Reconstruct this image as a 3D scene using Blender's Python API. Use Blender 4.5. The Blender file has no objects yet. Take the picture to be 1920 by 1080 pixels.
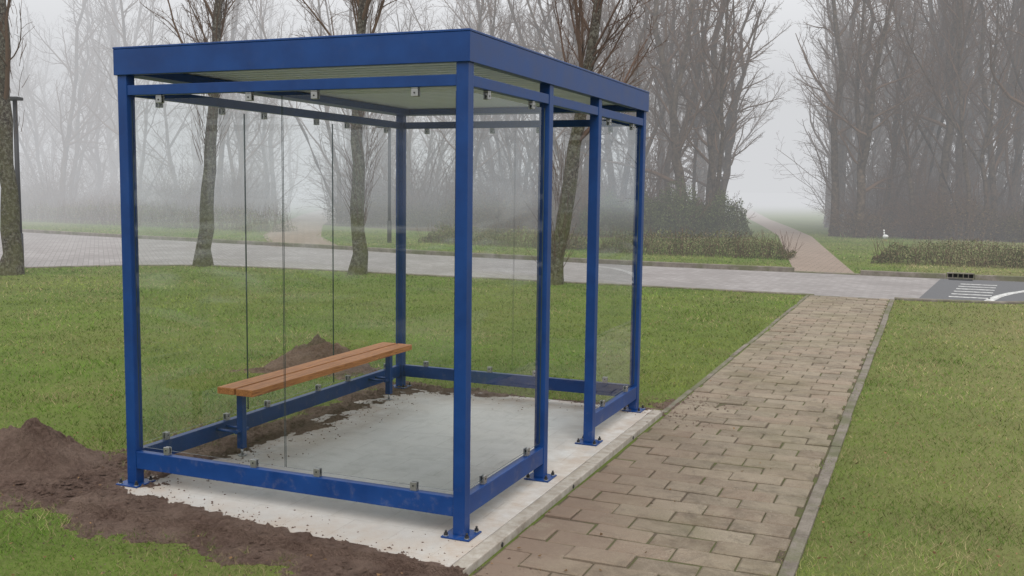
import bpy, bmesh, math, random
import numpy as np
from mathutils import Vector, Matrix
random.seed(7); rng=np.random.default_rng(7)
S=bpy.context.scene
COL=S.collection
S.view_settings.view_transform='Standard'; S.view_settings.look='None'; S.view_settings.exposure=0
G=-0.04
FOG=(0.68,0.69,0.71)

# ---------------------------------------------------------------- nodes
class NT:
    def __init__(s,tree): s.t=tree; s.n=tree.nodes; s.l=tree.links
    def a(s,typ,ins=None,**kw):
        n=s.n.new(typ)
        for k,v in kw.items(): setattr(n,k,v)
        if ins:
            for k,v in ins.items():
                sock=n.inputs[k]
                if isinstance(v,bpy.types.NodeSocket): s.l.new(v,sock)
                else: sock.default_value=v
        return n
    def math(s,op,a,b=None,clamp=False):
        n=s.n.new('ShaderNodeMath'); n.operation=op; n.use_clamp=clamp
        for i,v in enumerate((a,b)):
            if v is None: continue
            if isinstance(v,bpy.types.NodeSocket): s.l.new(v,n.inputs[i])
            else: n.inputs[i].default_value=v
        return n.outputs[0]
    def mix(s,f,a,b,typ='MIX'):
        n=s.n.new('ShaderNodeMix'); n.data_type='RGBA'; n.blend_type=typ; n.clamp_factor=True
        for i,v in ((0,f),(6,a),(7,b)):
            if isinstance(v,bpy.types.NodeSocket): s.l.new(v,n.inputs[i])
            else: n.inputs[i].default_value=(v if i==0 else (*v,1) if len(v)==3 else v)
        return n.outputs[2]
    def noise(s,vec,scale,detail=4,rough=.55,dist=0):
        n=s.a('ShaderNodeTexNoise',{'Scale':scale,'Detail':detail,'Roughness':rough,'Distortion':dist})
        if vec is not None: s.l.new(vec,n.inputs['Vector'])
        return n.outputs['Fac']
    def ramp(s,f,lo,hi):
        n=s.n.new('ShaderNodeMapRange'); n.clamp=True
        s.l.new(f,n.inputs[0]); n.inputs[1].default_value=lo; n.inputs[2].default_value=hi
        return n.outputs[0]
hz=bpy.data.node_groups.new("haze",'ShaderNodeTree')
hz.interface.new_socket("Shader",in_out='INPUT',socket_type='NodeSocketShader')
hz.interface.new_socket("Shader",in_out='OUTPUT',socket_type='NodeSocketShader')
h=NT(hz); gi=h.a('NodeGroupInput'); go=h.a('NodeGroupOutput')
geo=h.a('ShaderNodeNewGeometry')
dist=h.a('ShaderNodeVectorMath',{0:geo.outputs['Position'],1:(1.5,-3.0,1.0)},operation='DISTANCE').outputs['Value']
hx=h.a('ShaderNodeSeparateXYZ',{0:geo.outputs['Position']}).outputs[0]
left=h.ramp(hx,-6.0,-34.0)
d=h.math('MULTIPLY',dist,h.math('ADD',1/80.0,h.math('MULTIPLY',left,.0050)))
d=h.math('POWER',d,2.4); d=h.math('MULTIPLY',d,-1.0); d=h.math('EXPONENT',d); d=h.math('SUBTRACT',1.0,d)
em=h.a('ShaderNodeEmission',{'Color':(*FOG,1),'Strength':1.0})  # fog painted as glow mixed into surface colour, stronger away from the shelter
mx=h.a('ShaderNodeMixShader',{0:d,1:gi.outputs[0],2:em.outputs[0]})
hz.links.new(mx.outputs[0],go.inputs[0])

def material(name,build,haze=True):
    m=bpy.data.materials.new(name); m.use_nodes=True
    t=NT(m.node_tree); t.n.clear()
    out=t.a('ShaderNodeOutputMaterial')
    sh=build(t)
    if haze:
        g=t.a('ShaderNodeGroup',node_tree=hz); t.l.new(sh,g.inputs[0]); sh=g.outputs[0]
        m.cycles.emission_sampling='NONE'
    t.l.new(sh,out.inputs['Surface'])
    return m
def pos(t): return t.a('ShaderNodeNewGeometry').outputs['Position']
def objc(t): return t.a('ShaderNodeTexCoord').outputs['Object']
def bsdf(t,col,rough=.8,spec=.3,metal=0,normal=None):
    ins={'Base Color':col if isinstance(col,bpy.types.NodeSocket) else (*col,1),'Roughness':rough,'Specular IOR Level':spec,'Metallic':metal}
    if normal is not None: ins['Normal']=normal
    return t.a('ShaderNodeBsdfPrincipled',ins).outputs[0]
def diff(t,col): return t.a('ShaderNodeBsdfDiffuse',{'Color':col}).outputs[0]
def bump(t,hgt,strength=.5,distance=.02):
    return t.a('ShaderNodeBump',{'Height':hgt,'Strength':strength,'Distance':distance}).outputs[0]
def sepxyz(t,v): return t.a('ShaderNodeSeparateXYZ',{0:v}).outputs

def b_blue(t):
    p=pos(t); n=t.noise(p,6,4); n2=t.noise(p,220,2)
    dust=t.ramp(t.noise(p,14,6,.7),.55,.8)
    z=sepxyz(t,p)[2]; low=t.math('SUBTRACT',1.0,t.ramp(z,0.0,.35))
    c=t.mix(t.ramp(n,.3,.7),(.003,.031,.138),(.005,.045,.188))
    c=t.mix(t.math('MULTIPLY',t.math('MULTIPLY',dust,t.math('ADD',low,.08)),.4),c,(.28,.25,.22))
    return bsdf(t,c,t.math('ADD',.30,t.math('MULTIPLY',n,.2)),.35,normal=bump(t,n2,.12,.001))
BLUE=material("blue_powder_coat",b_blue,False)
STEEL=material("brushed_steel",lambda t: bsdf(t,t.mix(t.noise(objc(t),40),(.26,.26,.26),(.46,.46,.45)),.35,.5,.8),False)
DARKSTEEL=material("dark_bolt",lambda t: bsdf(t,t.mix(t.noise(objc(t),60),(.02,.02,.022),(.05,.05,.05)),.5,.4,.3),False)
def b_wood(t):
    p=objc(t); mp=t.a('ShaderNodeMapping',{'Vector':p,'Scale':(30,1.6,30)}).outputs[0]
    g=t.noise(mp,2.2,7,.7,1.6); g2=t.noise(p,3,2)
    c=t.mix(t.ramp(g,.36,.62),(.22,.068,.020),(.60,.25,.085)); c=t.mix(t.math('MULTIPLY',g2,.35),c,(.55,.215,.068))
    kn=t.ramp(t.noise(p,9,3,.6,.5),.68,.76)
    c=t.mix(t.math('MULTIPLY',kn,.6),c,(.14,.045,.016))
    return bsdf(t,c,.5,.3,normal=bump(t,g,.3,.003))
WOOD=material("oiled_hardwood",b_wood,False)
def b_corr(t):
    n=t.noise(pos(t),5,5)
    return bsdf(t,t.mix(n,(.66,.69,.75),(.78,.81,.87)),.45,.4)
CORR=material("pale_grey_roof_sheet",b_corr,False)
def b_glass(t):
    tr=t.a('ShaderNodeBsdfTransparent',{'Color':(.965,.977,.97,1)})
    gl=t.a('ShaderNodeBsdfGlossy',{'Color':(.9,.95,1,1),'Roughness':.01})
    fr=t.a('ShaderNodeFresnel',{'IOR':1.5})
    m1=t.a('ShaderNodeMixShader',{0:fr.outputs[0],1:tr.outputs[0],2:gl.outputs[0]})
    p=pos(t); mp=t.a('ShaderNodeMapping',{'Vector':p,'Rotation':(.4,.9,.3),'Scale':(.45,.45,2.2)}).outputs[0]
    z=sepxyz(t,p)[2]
    refl=t.math('MULTIPLY',t.ramp(t.noise(mp,1.5,2,.5,2.6),.50,.64),t.math('MULTIPLY',t.ramp(z,.8,1.3),t.math('SUBTRACT',1.0,t.ramp(z,1.6,2.1))))  # pale streaks painted on the panes in place of reflections
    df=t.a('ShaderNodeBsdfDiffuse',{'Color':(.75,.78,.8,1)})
    m2=t.a('ShaderNodeMixShader',{0:t.math('ADD',.002,t.math('MULTIPLY',refl,.085)),1:m1.outputs[0],2:df.outputs[0]})
    return m2.outputs[0]
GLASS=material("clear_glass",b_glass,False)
GEDGE=material("glass_edge",lambda t: bsdf(t,t.mix(t.noise(pos(t),9),(.02,.035,.033),(.07,.10,.095)),.2,.5),False)

def b_ground(t):
    p=pos(t); n1=t.noise(p,.35,4); n2=t.noise(p,2.5,5,.6); n3=t.noise(p,45,3,.7)
    c=t.mix(t.ramp(n1,.35,.65),(.078,.115,.024),(.118,.135,.038))
    c=t.mix(t.ramp(n2,.45,.7),c,(.108,.148,.030))
    c=t.mix(t.math('MULTIPLY',t.ramp(n3,.5,.75),.5),c,(.16,.14,.07))
    c=t.mix(t.math('MULTIPLY',t.ramp(n3,.5,.2),.4),c,(.040,.055,.015))
    x=sepxyz(t,p)[0]; right=t.ramp(x,1.0,3.0)
    c=t.mix(t.math('MULTIPLY',right,.45),c,(.20,.175,.085))
    return bsdf(t,c,.95,.1,normal=bump(t,n3,.5,.03))
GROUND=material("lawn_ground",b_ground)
def b_blade(t):
    a=t.a('ShaderNodeAttribute',attribute_name='tint').outputs['Color']
    return diff(t,a)
BLADE=material("grass_blades",b_blade)
LEAF=material("shrub_leaves",b_blade)
def b_soil(t):
    p=pos(t); n1=t.noise(p,2.2,5); n2=t.noise(p,34,6,.75); n3=t.noise(p,120,4,.7)
    c=t.mix(t.ramp(n2,.3,.7),(.100,.064,.050),(.265,.180,.142)); c=t.mix(t.math('MULTIPLY',t.ramp(n1,.42,.62),.6),c,(.33,.24,.19))
    hh=t.math('ADD',n2,t.math('MULTIPLY',n3,.5))
    return bsdf(t,c,.97,.1,normal=bump(t,hh,1.0,.07))
SOIL=material("loose_soil",b_soil)
def b_slab(t):
    p=pos(t); n1=t.noise(p,1.3,4,.6); n2=t.noise(p,9,6,.65); n3=t.noise(p,120,4,.7)
    br=t.a('ShaderNodeTexBrick',{'Vector':t.a('ShaderNodeMapping',{'Vector':p,'Location':(.01,.02,0)}).outputs[0],'Scale':1.0,'Mortar Size':.004,'Mortar Smooth':.5,'Brick Width':.30,'Row Height':.30,'Color1':(.45,.45,.44,1),'Color2':(.52,.52,.51,1),'Mortar':(.31,.30,.29,1)},offset=0.5)
    c=t.mix(t.ramp(n2,.30,.68),br.outputs['Color'],(.54,.54,.525)); c=t.mix(t.math('MULTIPLY',t.ramp(n1,.42,.62),.5),c,(.60,.59,.56))
    c=t.mix(t.math('MULTIPLY',t.ramp(n3,.52,.72),.35),c,(.33,.31,.285))
    x,y,z=sepxyz(t,p)
    front=t.math('SUBTRACT',1.0,t.ramp(y,-.15,.25))
    c=t.mix(t.math('MULTIPLY',front,.5),c,(.35,.325,.29))
    edge=t.math('MAXIMUM',t.math('SUBTRACT',1.0,t.ramp(t.math('ADD',y,.45),0.10,.70)),t.math('SUBTRACT',1.0,t.ramp(t.math('ADD',x,2.1),0.1,.75)))
    edge=t.math('MAXIMUM',edge,t.ramp(x,-.40,.05)); edge=t.math('MAXIMUM',edge,t.ramp(y,2.6,3.1))
    stain=t.math('MULTIPLY',edge,t.ramp(t.noise(p,5,6,.7),.28,.60))
    c=t.mix(t.math('MULTIPLY',stain,.75),c,(.36,.285,.22))
    sc2=t.ramp(t.noise(p,2.3,7,.75,1.5),.50,.66)
    c=t.mix(t.math('MULTIPLY',sc2,.45),c,(.36,.35,.335))
    spk=t.ramp(t.noise(p,38,5,.8),.64,.70)
    c=t.mix(t.math('MULTIPLY',spk,t.math('ADD',.2,t.math('MULTIPLY',edge,.4))),c,(.17,.125,.10))
    return bsdf(t,c,.9,.2,normal=bump(t,t.math('SUBTRACT',n3,t.math('MULTIPLY',br.outputs['Fac'],1.0)),.35,.006))
SLAB=material("cement_tiles",b_slab,False)
def b_conc(t):
    p=pos(t); n2=t.noise(p,7,6,.65); n3=t.noise(p,90,4,.7); n1=t.noise(p,1.7,5,.7)
    c=t.mix(t.ramp(n2,.35,.7),(.14,.12,.10),(.25,.22,.185)); c=t.mix(t.math('MULTIPLY',t.ramp(n3,.5,.7),.65),c,(.075,.066,.05))
    c=t.mix(t.math('MULTIPLY',t.ramp(n1,.46,.58),.6),c,(.09,.10,.042))
    return bsdf(t,c,.95,.15,normal=bump(t,n3,.5,.008))
CONC=material("weathered_concrete",b_conc)
NEWCONC=material("new_concrete_edging",lambda t: bsdf(t,t.mix(t.ramp(t.noise(pos(t),11,6,.7),.35,.7),(.25,.215,.175),(.42,.39,.345)),.9,.2,normal=bump(t,t.noise(pos(t),90,4,.7),.3,.005)),False)
def b_tile(t):
    a=t.a('ShaderNodeAttribute',attribute_name='tint').outputs['Color']
    p=pos(t); n2=t.noise(p,13,6,.7); n3=t.noise(p,150,4,.75); n1=t.noise(p,1.1,4)
    c=t.mix(t.ramp(n2,.35,.72),a,t.mix(.6,a,(.30,.25,.19))); c=t.mix(t.math('MULTIPLY',t.ramp(n3,.48,.70),.65),c,(.080,.064,.048))
    c=t.mix(t.math('MULTIPLY',t.ramp(t.noise(p,60,6,.8),.56,.70),.6),c,(.40,.37,.30))
    c=t.mix(t.math('MULTIPLY',t.ramp(n1,.46,.66),.5),c,(.145,.130,.075))
    c=t.mix(t.math('MULTIPLY',t.ramp(t.noise(p,2.6,6,.75),.48,.62),.5),c,(.29,.245,.18))
    c=t.mix(t.math('MULTIPLY',t.ramp(t.noise(p,3.7,7,.8,.8),.51,.63),.55),c,(.10,.082,.062))
    x,y,z=sepxyz(t,p)
    s=t.math('MULTIPLY',t.math('SUBTRACT',1.0,t.ramp(x,.30,1.0)),t.math('SUBTRACT',1.0,t.ramp(y,.6,3.8)))
    s=t.math('MULTIPLY',s,t.ramp(t.noise(p,4,6,.7),.25,.48))
    c=t.mix(t.math('MULTIPLY',s,.92),c,(.195,.142,.108))
    return bsdf(t,c,.93,.2,normal=bump(t,t.math('ADD',n3,t.math('MULTIPLY',n2,2.0)),.6,.010))
TILE=material("brown_concrete_pavers",b_tile)
def b_joint(t):
    p=pos(t); n=t.noise(p,3,6,.7); n2=t.noise(p,80,4)
    c=t.mix(t.ramp(n,.42,.58),(.085,.066,.050),(.070,.085,.026)); c=t.mix(t.math('MULTIPLY',n2,.35),c,(.18,.145,.11))
    return bsdf(t,c,.97,.1,normal=bump(t,n2,.6,.01))
JOINT=material("sandy_joint_bed",b_joint)
def b_road(t):
    p=pos(t); mp=t.a('ShaderNodeMapping',{'Vector':p,'Rotation':(0,0,.785)}).outputs[0]
    br=t.a('ShaderNodeTexBrick',{'Vector':mp,'Scale':1.0,'Mortar Size':.008,'Mortar Smooth':.4,'Brick Width':.22,'Row Height':.11,'Color1':(.21,.185,.175,1),'Color2':(.29,.265,.255,1),'Mortar':(.11,.10,.095,1)})
    n=t.noise(p,.7,5,.6); n2=t.noise(p,8,5,.7)
    c=t.mix(t.math('MULTIPLY',t.ramp(n,.4,.62),.6),br.outputs['Color'],(.14,.122,.113)); c=t.mix(t.math('MULTIPLY',n2,.3),c,(.31,.30,.295))
    return bsdf(t,c,t.math('ADD',.5,t.math('MULTIPLY',n2,.4)),.3,normal=bump(t,br.outputs['Fac'],-.3,.01))
ROAD=material("grey_clinker_paving",b_road)
ASPH=material("asphalt",lambda t: bsdf(t,t.mix(t.noise(pos(t),30,6,.7),(.065,.065,.068),(.12,.12,.125)),.7,.3,normal=bump(t,t.noise(pos(t),120,3),.4,.005)))
PAINT=material("worn_white_road_paint",lambda t: bsdf(t,t.mix(t.ramp(t.noise(pos(t),14,6,.75),.42,.62),(.58,.58,.56),(.22,.21,.20)),.7,.3))
def b_farpath(t):
    p=pos(t); br=t.a('ShaderNodeTexBrick',{'Vector':p,'Scale':1.0,'Mortar Size':.012,'Mortar Smooth':.4,'Brick Width':.30,'Row Height':.22,'Color1':(.22,.165,.13,1),'Color2':(.27,.205,.165,1),'Mortar':(.10,.085,.065,1)})
    return bsdf(t,t.mix(t.math('MULTIPLY',t.noise(p,2,5),.6),br.outputs['Color'],(.20,.165,.13)),.9,.2)
FPATH=material("brown_path_pavers",b_farpath)
def b_floor(t):
    p=pos(t); n=t.noise(p,3,6,.7)
    return bsdf(t,t.mix(t.ramp(n,.35,.65),(.045,.033,.02),(.11,.078,.045)),.95,.1,normal=bump(t,n,.8,.1))
WFLOOR=material("woodland_leaf_litter",b_floor)
def b_bark(dark,light,moss):
    def f(t):
        p=objc(t); mp=t.a('ShaderNodeMapping',{'Vector':p,'Scale':(9,9,3.5)}).outputs[0]
        n=t.noise(mp,3.2,7,.75,.8); n2=t.noise(p,2.2,5,.65); n3=t.noise(p,17,5,.75)
        c=t.mix(t.ramp(n,.40,.62),dark,light)
        c=t.mix(t.math('MULTIPLY',t.ramp(n3,.48,.58),.8),c,(.30,.285,.235))
        z=sepxyz(t,p)[2]; mo=t.math('MULTIPLY',t.math('SUBTRACT',1.0,t.ramp(z,.8,5.0)),t.ramp(n2,.36,.56))
        c=t.mix(t.math('MULTIPLY',mo,moss),c,(.15,.155,.05))
        return bsdf(t,c,.95,.1,normal=bump(t,n,1.0,.12))
    return f
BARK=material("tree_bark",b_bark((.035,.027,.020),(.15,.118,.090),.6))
def b_barkw(t):
    p=objc(t); n=t.noise(p,6,3,.7)
    return diff(t,t.mix(t.ramp(n,.35,.65),(.032,.024,.017),(.115,.084,.060)))
BARKW=material("wood_tree_bark",b_barkw)
def b_tw(a,b):
    return lambda t: diff(t,t.mix(t.noise(objc(t),.8,1),a,b))
TWIG=material("twigs",b_tw((.075,.047,.031),(.155,.100,.068)))
TWIGR=material("reddish_twigs",b_tw((.080,.050,.037),(.145,.092,.067)))
BLACK=material("black_paint",lambda t: bsdf(t,t.mix(t.noise(objc(t),8),(.012,.012,.014),(.022,.022,.024)),.5,.4))
FEATHER=material("white_feathers",lambda t: bsdf(t,t.mix(t.noise(objc(t),12),(.55,.55,.53),(.75,.75,.73)),.8,.2))
BEAK=material("orange_beak",lambda t: bsdf(t,t.mix(t.noise(objc(t),12),(.6,.2,.03),(.7,.28,.05)),.6,.3))
DLEAF=material("dead_leaves",b_blade)

# ---------------------------------------------------------------- helpers
def link(name,data,parent=None,mats=None,loc=None):
    o=bpy.data.objects.new(name,data); COL.objects.link(o)
    if mats:
        for m in mats: data.materials.append(m)
    if loc is not None: o.location=loc
    if parent is not None: o.parent=parent
    return o
def thing(o,label,cat,group=None):
    o["label"]=label; o["category"]=cat
    if group: o["group"]=group
def structure(o): o["kind"]="structure"; return o
def empty(name,loc=(0,0,0)):
    o=bpy.data.objects.new(name,None); o.empty_display_size=.2; o.location=loc; COL.objects.link(o); return o
def box(bm,lo,hi,bev=.0,mi=0,M=None):
    t=bmesh.new(); bmesh.ops.create_cube(t,size=1)
    lo=Vector(lo);hi=Vector(hi)
    for v in t.verts: v.co=Vector((lo[i]+(v.co[i]+.5)*(hi[i]-lo[i]) for i in range(3)))
    if bev>0: bmesh.ops.bevel(t,geom=t.edges[:],offset=bev,segments=2,affect='EDGES',profile=.6)
    if M is not None: bmesh.ops.transform(t,matrix=M,verts=t.verts)
    merge(bm,t,mi)
def merge(bm,t,mi=0):
    mp={}
    for v in t.verts: mp[v]=bm.verts.new(v.co)
    for f in t.faces:
        try: nf=bm.faces.new([mp[v] for v in f.verts]); nf.material_index=mi; nf.smooth=f.smooth
        except ValueError: pass
    t.free()
def cyl(bm,c,r,h,n=12,mi=0,axis='Z',r2=None,smooth=True):
    t=bmesh.new(); bmesh.ops.create_cone(t,cap_ends=True,segments=n,radius1=r,radius2=r if r2 is None else r2,depth=h)
    M=Matrix.Translation(c)
    if axis=='X': M=M@Matrix.Rotation(math.pi/2,4,'Y')
    if axis=='Y': M=M@Matrix.Rotation(math.pi/2,4,'X')
    bmesh.ops.transform(t,matrix=M,verts=t.verts)
    for f in t.faces: f.smooth=smooth and len(f.verts)==4
    merge(bm,t,mi)
def tomesh(bm,name):
    me=bpy.data.meshes.new(name); bm.normal_update(); bm.to_mesh(me); bm.free(); return me
def meshobj(name,fn,parent=None,mats=None,loc=None):
    bm=bmesh.new(); fn(bm); return link(name,tomesh(bm,name),parent,mats,loc)
def polysheet(name,pts,z,mat):
    me=bpy.data.meshes.new(name); me.from_pydata([(x,y,z) for x,y in pts],[],[list(range(len(pts)))]); me.update()
    if me.polygons[0].normal.z<0: me.flip_normals()
    return structure(link(name,me,None,[mat]))
def strip(name,left,right,z,mat):
    v=[];f=[]
    for a,b in zip(left,right): v+= [(a[0],a[1],z),(b[0],b[1],z)]
    for i in range(len(left)-1): f.append((2*i,2*i+1,2*i+3,2*i+2))
    me=bpy.data.meshes.new(name); me.from_pydata(v,[],f); me.update()
    if me.polygons[0].normal.z<0: me.flip_normals()
    return structure(link(name,me,None,[mat]))
def H(ix,iy,seed):
    n=(ix.astype(np.int64)*374761393+iy.astype(np.int64)*668265263+seed*1442695041)&0x7fffffff
    n=(n^(n>>13))*1274126177&0x7fffffff
    return ((n^(n>>16))&0xffff)/65535.0
def vn(x,y,s,seed=0):
    x=np.asarray(x,float)*s; y=np.asarray(y,float)*s
    ix=np.floor(x);iy=np.floor(y);fx=x-ix;fy=y-iy
    fx=fx*fx*(3-2*fx);fy=fy*fy*(3-2*fy)
    a=H(ix,iy,seed);b=H(ix+1,iy,seed);c=H(ix,iy+1,seed);d=H(ix+1,iy+1,seed)
    return (a*(1-fx)+b*fx)*(1-fy)+(c*(1-fx)+d*fx)*fy
def fbm(x,y,s,seed=0,o=4):
    r=0;w=.5
    for i in range(o): r=r+w*vn(x,y,s,seed+i*17); s*=2.1; w*=.5
    return r/(1-.5**o)

# ---------------------------------------------------------------- camera
yaw,pitch,roll,fpx=.3942,.0997,-.0131,1883.3
fv=Vector((-math.sin(yaw)*math.cos(pitch),math.cos(yaw)*math.cos(pitch),-math.sin(pitch)))
rv=Vector((math.cos(yaw),math.sin(yaw),0)); dv=fv.cross(rv)
c_,s_=math.cos(roll),math.sin(roll)
r2=rv*c_+dv*s_; d2=-rv*s_+dv*c_
cd=bpy.data.cameras.new("camera"); cam=link("camera",cd)
M=Matrix.Identity(4)
for i in range(3): M[i][0]=r2[i]; M[i][1]=-d2[i]; M[i][2]=-fv[i]
CAM=Vector((2.1115,-4.4521,1.7502))
M.translation=CAM; cam.matrix_world=M
cd.sensor_width=36; cd.lens=fpx/1920*36; cd.clip_end=2000; cd.clip_start=.05
S.camera=cam
CX,CY=CAM[0],CAM[1]

# ---------------------------------------------------------------- world and sun
w=bpy.data.worlds.new("World"); S.world=w; w.use_nodes=True
t=NT(w.node_tree); t.n.clear()
sky=t.a('ShaderNodeTexSky',sky_type='NISHITA'); sky.sun_disc=False; sky.sun_elevation=math.radians(48); sky.sun_rotation=math.radians(150); sky.dust_density=6; sky.air_density=1.0
hs=t.a('ShaderNodeHueSaturation',{'Saturation':.35,'Color':sky.outputs[0]})
bg1=t.a('ShaderNodeBackground',{'Color':hs.outputs[0],'Strength':.06})
tc=t.a('ShaderNodeTexCoord'); z=sepxyz(t,tc.outputs['Generated'])[2]
g=t.ramp(z,.10,.80)
colr=t.mix(g,FOG,(1.88,1.9,1.93))
bg2=t.a('ShaderNodeBackground',{'Color':colr,'Strength':1.0})
mxs=t.a('ShaderNodeMixShader',{0:t.math('SUBTRACT',.98,t.math('MULTIPLY',g,.15)),1:bg1.outputs[0],2:bg2.outputs[0]})
t.l.new(mxs.outputs[0],t.a('ShaderNodeOutputWorld').inputs[0])
sd=bpy.data.lights.new("sun",'SUN'); sd.energy=1.4; sd.angle=math.radians(40); sd.color=(1,.97,.93)
sun=link("sun",sd); az=math.radians(150)
sdir=Vector((math.sin(az)*math.cos(math.radians(48)),math.cos(az)*math.cos(math.radians(48)),math.sin(math.radians(48))))
sun.rotation_euler=sdir.to_track_quat('Z','Y').to_euler(); sun.location=(0,0,20)

# ---------------------------------------------------------------- ground, road, paths
polysheet("ground",[(-700,-300),(700,-300),(700,900),(-700,900)],G,GROUND)
nearP=[(-60,-12),(-30,-2),(-18.5,6.0),(-16.3,9.0),(-15.2,10.7),(-14.0,12.2),(-12.6,13.1),(-10.5,13.45),(-6,13.5),(-2,13.52),(2,13.5),(3.2,13.7),(4.4,14.4),(8,15.0),(30,15.5)]
farP=[(-60,24),(-40,22.6),(-27.2,21.5),(-21.6,20.7),(-16.9,20.1),(-13.1,19.6),(-10.1,19.0),(-6.4,18.6),(-4.1,18.4),(-.65,18.4),(2,18.4),(3.9,18.5),(8,18.9),(30,21)]
nx,ny=zip(*nearP); fx_,fy_=zip(*farP)
nearY=lambda x: np.interp(x,nx,ny); farY=lambda x: np.interp(x,fx_,fy_)
xs=sorted(set(list(nx)+list(fx_)))
strip("road",[(x,float(nearY(x))) for x in xs],[(x,float(farY(x))) for x in xs],G+.004,ROAD)
polysheet("asphalt_ramp",[(1.95,13.56),(3.2,13.78),(4.4,14.46),(8,15.05),(30,15.6),(30,20.9),(8,18.82),(3.9,18.42),(2.35,18.34)],G+.008,ASPH)
for i in range(6):
    y0=14.35+i*.55
    polysheet("road_marking",[(2.45+i*.05,y0),(3.10+i*.05,y0),(3.10+i*.05,y0+.15),(2.45+i*.05,y0+.15)],G+.012,PAINT)
wl=[(3.02,13.80),(3.12,14.3),(3.25,14.9),(3.48,15.6),(3.85,16.4),(4.4,17.2),(5.2,17.8)]
strip("road_marking",[(x-.07,y+.03) for x,y in wl],[(x+.07,y-.03) for x,y in wl],G+.012,PAINT)
def kerb(name,line,wd,h,mat,off=0):
    v=[];f=[]
    n=len(line)
    for i,(x,y) in enumerate(line):
        a=Vector(line[max(i-1,0)]);b=Vector(line[min(i+1,n-1)]); tdir=(b-a).normalized(); nn=Vector((-tdir.y,tdir.x))
        for s,zz in ((off,G-.02),(off,G+h-.012),(off+.012,G+h),(off+wd-.012,G+h),(off+wd,G+h-.012),(off+wd,G-.02)):
            v.append((x+nn.x*s,y+nn.y*s,zz))
    for i in range(n-1):
        for k in range(5): f.append((i*6+k,i*6+k+1,i*6+6+k+1,i*6+6+k))
    f.append((0,1,2,3,4,5)); f.append(tuple(n*6-6+k for k in (5,4,3,2,1,0)))
    me=bpy.data.meshes.new(name); me.from_pydata(v,[],f); me.update()
    bm=bmesh.new(); bm.from_mesh(me); bmesh.ops.recalc_face_normals(bm,faces=bm.faces); bm.to_mesh(me); bm.free()
    return structure(link(name,me,None,[mat]))
kerb("kerb",[p for p in farP if p[0]<-.6],.12,.11,CONC)
kerb("kerb",[(-.65,18.4),(.75,18.4)],.12,.03,CONC)
kerb("kerb",[(.75,18.4),(2,18.4),(2.45,18.43)],.12,.11,CONC)
kerb("kerb",[(3.0,18.46),(3.9,18.5),(8,18.9),(30,21)],.12,.11,CONC)
kerb("kerb",[p for p in nearP if p[0]<=-2]+[(.3,13.5)],.10,.025,CONC,-.05)
kerb("kerb",[(1.6,13.5),(2,13.5),(3.2,13.7),(4.4,14.4),(8,15.0)],.10,.04,CONC,-.05)
fpc=[(0,18.55),(-.55,22),(-1.7,29.3),(-2.9,37),(-4.9,46.5),(-8,60.5),(-13.5,88),(-19,115)]
strip("path",[(x-.65,y) for x,y in fpc],[(x+.65,y) for x,y in fpc],G+.006,FPATH)
lpc=[(-14.5,20.0),(-18.5,25),(-24,33.5),(-32.5,48),(-42,66)]
strip("path",[(x-1.0,y-.3) for x,y in lpc],[(x+1.0,y+.3) for x,y in lpc],G+.006,FPATH)
pX=lambda y: np.interp(y,[p[1] for p in fpc],[p[0] for p in fpc])
lX=lambda y: np.interp(y,[p[1] for p in lpc],[p[0] for p in lpc])
# open avenue through the wood around the far path
aL=lambda y: 2.11-.173*(y+4.45)-.5
aR=lambda y: 2.11-.106*(y+4.45)+.6
polysheet("woodland_floor",[(-9,31),(-5.2,33.2),(-5.6,36),(-7.6,46.5),(-11,61),(-17,85),(-48,85),(-38,60),(-25,35),(-17,31.5)],G+.004,WFLOOR)
polysheet("woodland_floor",[(-28,32),(-38,50),(-60,80),(-90,60),(-70,30),(-45,30)],G+.004,WFLOOR)
polysheet("woodland_floor",[(3,37.5),(20,36),(45,50),(30,90),(-4,85),(-3.5,60),(-1.5,46),(-.3,39)],G+.004,WFLOOR)

polysheet("path_bed",[(.22,-4.2),(1.6,-4.2),(1.6,13.5),(.28,13.5)],G+.004,JOINT)
V=[];F=[];T=[]
tw,th=.318,.186
row=0;y=-4.1
while y<13.38:
    sh_=(0 if row%2==0 else tw/2)+rng.normal(0,.012)
    x=.235-sh_
    while x<1.53:
        gp=rng.uniform(.003,.007)
        x0=max(x,.235)+gp; x1=min(x+tw,1.53)-gp; y0=y+gp+.001;y1=y+th-gp-.001
        x+=tw
        if x1-x0<.04: continue
        zt=G+.014+rng.normal(0,.003); tx,ty=rng.normal(0,.010,2); cxm,cym=(x0+x1)/2,(y0+y1)/2; ya=rng.normal(0,.007)
        b=len(V)
        for ins,dz in ((.010,0),(0,-.006),(0,-.03)):
            for (qx,qy) in ((x0+ins,y0+ins),(x1-ins,y0+ins),(x1-ins,y1-ins),(x0+ins,y1-ins)):
                rx,ry=qx-cxm,qy-cym
                V.append((cxm+rx-ya*ry,cym+ry+ya*rx,zt+dz+rx*tx+ry*ty))
        F.append((b,b+1,b+2,b+3))
        for k in range(4):
            k2=(k+1)%4
            F.append((b+4+k,b+4+k2,b+k2,b+k)); F.append((b+8+k,b+8+k2,b+4+k2,b+4+k))
        q=rng.random(); base=np.array((.225,.166,.122))*(1-q)+np.array((.255,.215,.160))*q; base=base*rng.uniform(.70,1.10)
        T+= [(*base,1)]*12
    y+=th; row+=1
me=bpy.data.meshes.new("path"); me.from_pydata(V,[],F); me.update()
at=me.attributes.new("tint",'FLOAT_COLOR','POINT'); at.data.foreach_set("color",np.array(T,dtype=np.float32).ravel())
structure(link("path",me,None,[TILE]))
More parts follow.
